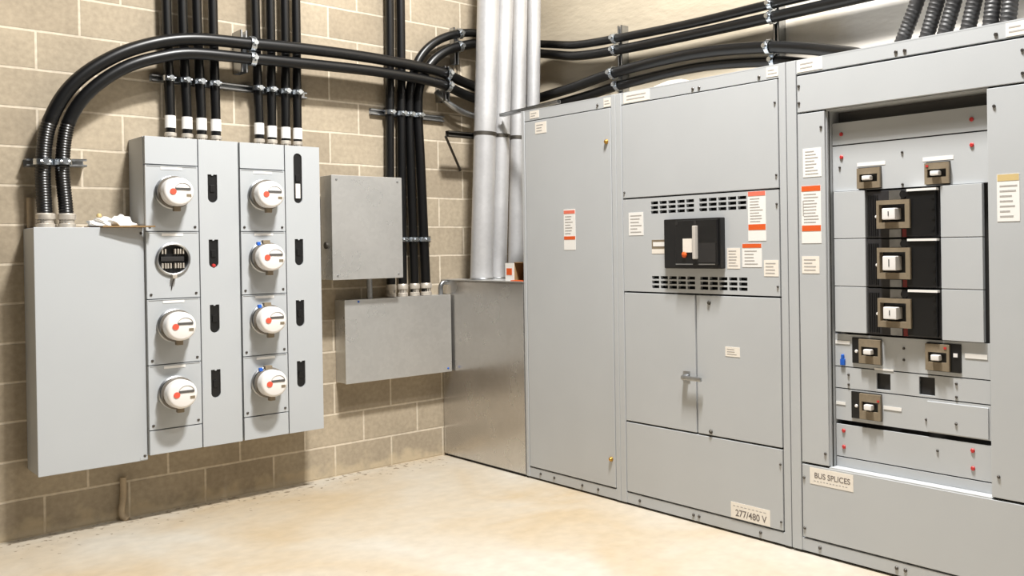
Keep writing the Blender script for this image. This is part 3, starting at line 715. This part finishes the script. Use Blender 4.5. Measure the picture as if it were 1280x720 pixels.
# four conduits into the trough
gT = 'black conduits entering the galvanised trough'
conduit([(-.438, -.06, 1.149), (-.436, -.06, 1.30), (-.43, -.06, 2.07), (-.414, -.06, 3.04), (-.408, -.06, 6.1)], .029, 'straight black conduit into the trough, leftmost of its four', gT, fit=.085)
conduit([(-.348, -.06, 1.149), (-.348, -.06, 1.30), (-.341, -.06, 2.07), (-.329, -.06, 3.05), (-.322, -.06, 6.1)], .029, 'straight black conduit into the trough, second from left of its four', gT, fit=.085)
conduit([(-.256, -.06, 1.149), (-.258, -.06, 1.30), (-.272, -.06, 2.08), (-.274, -.06, 2.45), (-.268, -.075, 2.60), (-.205, -.085, 2.78), (-.08, -.09, 2.91), (.10, -.09, 2.995), (.30, -.085, 3.03), (.58, -.09, 3.02), (.735, -.15, 3.01), (.79, -.30, 2.985), (.785, -.609, 2.93), (.775, -1.067, 2.90), (.775, -1.761, 2.878), (.775, -2.371, 2.877), (.775, -4.4, 2.86)],
        .029, 'upper thin black conduit leaving the trough and bending right behind the silver pipes', gT, fit=.085)
conduit([(-.166, -.06, 1.149), (-.170, -.06, 1.30), (-.195, -.06, 2.08), (-.208, -.06, 2.45), (-.198, -.075, 2.60), (-.12, -.085, 2.75), (-.015, -.09, 2.845), (.11, -.09, 2.905), (.30, -.085, 2.955), (.58, -.09, 2.95), (.735, -.15, 2.94), (.79, -.30, 2.91), (.785, -.607, 2.85), (.775, -1.065, 2.82), (.775, -1.759, 2.806), (.775, -2.382, 2.80), (.775, -4.4, 2.79)],
        .033, 'lower thin black conduit leaving the trough and bending right behind the silver pipes', gT, fit=.085)
# six corrugated conduits on top of the right switchgear section
bs = [(-3.392, -3.491), (-3.524, -3.598), (-3.612, -3.686), (-3.726, -3.783), (-3.835, -3.866), (-3.912, -3.943)]
words = ['leftmost', 'second from the left', 'third from the left', 'fourth from the left', 'fifth from the left', 'rightmost']
for (a, b), w_ in zip(bs, words):
    dx = b - a
    conduit([(.35, a, 2.3365), (.35, a - .001, 2.36), (.35, a + dx * .33, 2.43), (.36, b, 2.59), (.39, b - .05, 2.80), (.46, b - .13, 3.05), (.50, b - .2, 3.4)], .036, f'ribbed black flexible conduit on top of the right switchgear, {w_} of six', 'ribbed flexible conduits on the right switchgear', corr=(3, .019, .0034), m='flex', name='flexible_conduit', step=.015)

# thin pipes on the wall
t = thing('pipe_stub', (-2.496, -.03, 1.607), 'short thin tan pipe on the left end of the plain wall box top', 'pipe')
MB().cyl((-2.496, -.03, 1.607), (-2.496, -.03, 1.765), .017).build('tube', 'tancond', t)
t = tag(MB().tube([(-2.083, -.022, .235), (-2.085, -.022, .12), (-2.095, -.024, .05), (-2.09, -.03, .02), (-2.07, -.05, 0.004)], .016, step=.01).build('pipe_stub', 'tancond'), 'short tan pipe stub at the foot of the block wall under the grey boxes', 'pipe')
t = thing('galvanised_conduit', (.03, -.1, 2.4), 'short silver conduit slanting down behind the thickest silver pipe', 'pipe')
MB().tube([(-.05, -.05, 2.575), (-.02, -.08, 2.53), (.05, -.10, 2.475), (.165, -.10, 2.435), (.33, -.10, 2.41)], .022).build('tube', 'zinc', t)

# ------------------------------------------------------------------ strut channels and pipe clamps
def strut_box(b, p0, p1, w, d, normal):
    """open steel channel from p0 to p1, back on the wall, lips facing `normal`"""
    p0, p1, n = Vector(p0), Vector(p1), Vector(normal)
    ax = (p1 - p0).normalized(); side = ax.cross(n).normalized(); th = .003
    def slab(o, a, c):
        vs = []
        for e in (p0, p1):
            for q in ((0, 0), (1, 0), (1, 1), (0, 1)):
                vs.append(b.bm.verts.new(e + o + a * q[0] + c * q[1]))
        F = [(0, 1, 2, 3), (7, 6, 5, 4)] + [(i, i + 4, (i + 1) % 4 + 4, (i + 1) % 4) for i in range(4)]
        for f in F: b.bm.faces.new([vs[i] for i in f])
    slab(-side * w / 2, side * w, n * th)
    slab(-side * w / 2, side * th, n * d); slab(side * (w / 2 - th), side * th, n * d)
    slab(-side * w / 2 + n * (d - th), side * w * .27, n * th); slab(side * w * .23 + n * (d - th), side * w * .27, n * th)
def strut(p0, p1, normal, label, w=.041, d=.035, m='zinc', name='strut_channel', group=None):
    t = thing(name, [(a + b) / 2 for a, b in zip(p0, p1)], label, 'strut', group)
    b = MB(); strut_box(b, p0, p1, w, d, normal); b.build('channel', m, t)
    return t
def clamp(t, c, axis, r, normal, m='clamp'):
    """two-piece pipe clamp round a conduit of radius r centred at c running along axis, bolted at the normal side"""
    c, ax, n = Vector(c), Vector(axis).normalized(), Vector(normal).normalized()
    b = MB(); b.lathe(c - ax * .015, ax, [(r + .0025, 0), (r + .0075, 0), (r + .0075, .03), (r + .0025, .03), (r + .0025, 0)], 24)
    e = c + n * (r + .016)
    b.cyl(e - n * .010, e + n * .012, .014, seg=12)
    sd = ax.cross(n); b.cyl(e - sd * .022, e + sd * .022, .006, seg=8)
    b.build('pipe_clamp', m, t)
YN = (0, -1, 0); XN = (-1, 0, 0)
t = strut((-2.519, -.001, 1.944), (-2.244, -.001, 1.955), YN, 'short steel strut clamping the two thick black conduits above the plain wall box', d=.075)
clamp(t, (-2.455, -.12, 1.945), (0, 0, 1), .037, YN); clamp(t, (-2.368, -.12, 1.95), (-.05, 0, 1), .035, YN)
t = strut((-1.905, -.001, 2.458), (-.995, -.001, 2.449), YN, 'long steel strut clamping the eight straight conduits above the meter cabinets', d=.04)
for i in range(8): clamp(t, (VX0[i] + (VX1[i] - VX0[i]) * .3, -.07, 2.455), (0, 0, 1), .026, YN)
t = strut((-.546, -.001, 2.394), (.028, -.001, 2.39), YN, 'steel strut clamping the four trough conduits below the thick black conduits', d=.024)
for x, r in ((-.425, .029), (-.336, .029), (-.274, .029), (-.206, .033)): clamp(t, (x, -.06, 2.392), (0, 0, 1), r, YN)
t = strut((-.47, -.001, 1.535), (-.10, -.001, 1.537), YN, 'steel strut clamping the four trough conduits beside the square galvanised box', d=.024)
for x, r in ((-.434, .029), (-.346, .029), (-.262, .029), (-.177, .033)): clamp(t, (x, -.06, 1.536), (0, 0, 1), r, YN)
t = strut((-1.418, -.001, 2.534), (-1.418, -.001, 2.783), YN, 'short upright strut holding the thick black conduits above the meter cabinets', d=.125)
clamp(t, (-1.39, -.17, 2.697), (1, 0, .02), .037, YN); clamp(t, (-1.39, -.17, 2.609), (1, 0, .02), .035, YN)
t = strut((-.006, -.001, 2.505), (-.006, -.001, 2.75), YN, 'short upright strut holding the thick black conduits just left of the silver pipes', d=.12)
clamp(t, (-.03, -.165, 2.685), (1, .06, -.1), .037, YN); clamp(t, (-.03, -.165, 2.602), (1, .06, -.1), .037, YN)
t = strut((.12, -.001, 2.79), (.12, -.001, 3.05), YN, 'short upright strut holding the two bending trough conduits left of the silver pipes', d=.055)
clamp(t, (.12, -.09, 2.999), (1, 0, .3), .031, YN); clamp(t, (.12, -.09, 2.908), (1, 0, .35), .033, YN)
for (y, zt, ys, lb2) in ((-1.018, 3.0, (2.903, 2.823, 2.661, 2.583), 'tall steel strut on the right wall above the plain-door switchgear section'),
                     (-2.348, 3.05, (2.877, 2.80, 2.622, 2.549), 'tall steel strut on the right wall above the main breaker section')):
    t = strut((WX - .001, y, 2.40), (WX - .001, y, zt), XN, lb2, d=.065)
    tl = -.2 if y < -2 else 0.06
    for z, r in zip(ys, (.029, .033, .037, .035)):
        clamp(t, (.775 if z > 2.7 else (.748 if r == .037 else .797), y, z), (0, 1, -.08 if (z < 2.7 and y > -2) else (.09 if z < 2.7 else .03)), r, XN)
t = strut((-.07, -.185, 2.262), (.69, -.185, 2.262), YN, 'dark steel bracket arm crossing behind the silver pipes', d=.041, m='darksteel')
b = MB(); b.cyl((-.065, -.18, 2.245), (.17, -.004, 2.035), .009, seg=10); b.build('brace', 'darksteel', t); MB().cyl((.66, -.17, 2.262), (.66, -.001, 2.262), .012, seg=10).build('standoff', 'darksteel', t)
for (a, e, r) in pipes:
    k = (2.262 - a[2]) / (e[2] - a[2]); c = Vector(a).lerp(Vector(e), k)
    MB().lathe(c - Vector((0, 0, .012)), Vector(e) - Vector(a), [(r + .001, 0), (r + .004, 0), (r + .004, .024), (r + .001, .024), (r + .001, 0)], 32).build('pipe_strap', 'darksteel', t)
t = strut((.25, -.40, 2.385), (.25, -1.02, 2.405), (0, -.03, 1), 'thin steel strut reaching from the silver pipes over the top of the switchgear', w=.035, d=.02)

# ------------------------------------------------------------------ folded paper on the switchgear
p = MB().prism([(-2.09, 2.336), (-2.30, 2.336), (-2.295, 2.358), (-2.20, 2.362), (-2.095, 2.345)], 'yz', .03, .20)
tag(p.build('folded_paper', 'cream', smooth=False), 'folded sheet of cream paper lying on top of the switchgear above the main breaker', 'paper')

# ------------------------------------------------------------------ light
def area(name, loc, sx, sy, energy, color, rot=(0, 0, 0)):
    l = bpy.data.lights.new(name, 'AREA'); l.shape = 'RECTANGLE'; l.size = sx; l.size_y = sy; l.energy = energy; l.color = color
    o = bpy.data.objects.new(name, l); COL.objects.link(o); o.location = loc; o.rotation_euler = rot
    return o
area('overhead_light', (-1.15, -3.2, 5.9), .6, .35, 720, (1.0, .98, .95))
area('overhead_light', (-1.5, -4.5, 5.9), .6, .35, 130, (1.0, .98, .95))  # added fill light to brighten the switchgear; no second fixture known
w = bpy.data.worlds.new('World'); SC.world = w; w.use_nodes = True
w.node_tree.nodes['Background'].inputs[0].default_value = (.97, .98, 1.0, 1); w.node_tree.nodes['Background'].inputs[1].default_value = .055

# ------------------------------------------------------------------ camera
cam = bpy.data.cameras.new('camera'); co = bpy.data.objects.new('camera', cam); COL.objects.link(co)
F, YAW, PIT, ROL = 1146.854, .7779, -.0061, -.0151
fw = Vector((math.sin(YAW) * math.cos(PIT), math.cos(YAW) * math.cos(PIT), math.sin(PIT)))
r0 = Vector((math.cos(YAW), -math.sin(YAW), 0)); u0 = r0.cross(fw)
rr = r0 * math.cos(ROL) + u0 * math.sin(ROL); uu = -r0 * math.sin(ROL) + u0 * math.cos(ROL)
mw = Matrix(((rr.x, uu.x, -fw.x, -3.618), (rr.y, uu.y, -fw.y, -5.6021), (rr.z, uu.z, -fw.z, 1.4676), (0, 0, 0, 1)))
co.matrix_world = mw
cam.sensor_fit = 'HORIZONTAL'; cam.sensor_width = 36; cam.lens = F / 1280 * 36
cam.shift_x = -(789.358 - 640) / 1280; cam.shift_y = -(360 - 314.567) / 1280
cam.clip_start = .05; cam.clip_end = 60
SC.camera = co
SC.view_settings.view_transform = 'Standard'; SC.view_settings.look = 'None'; SC.view_settings.gamma = 1.0
SC.view_settings.use_curve_mapping = False; SC.view_settings.exposure = -0.30
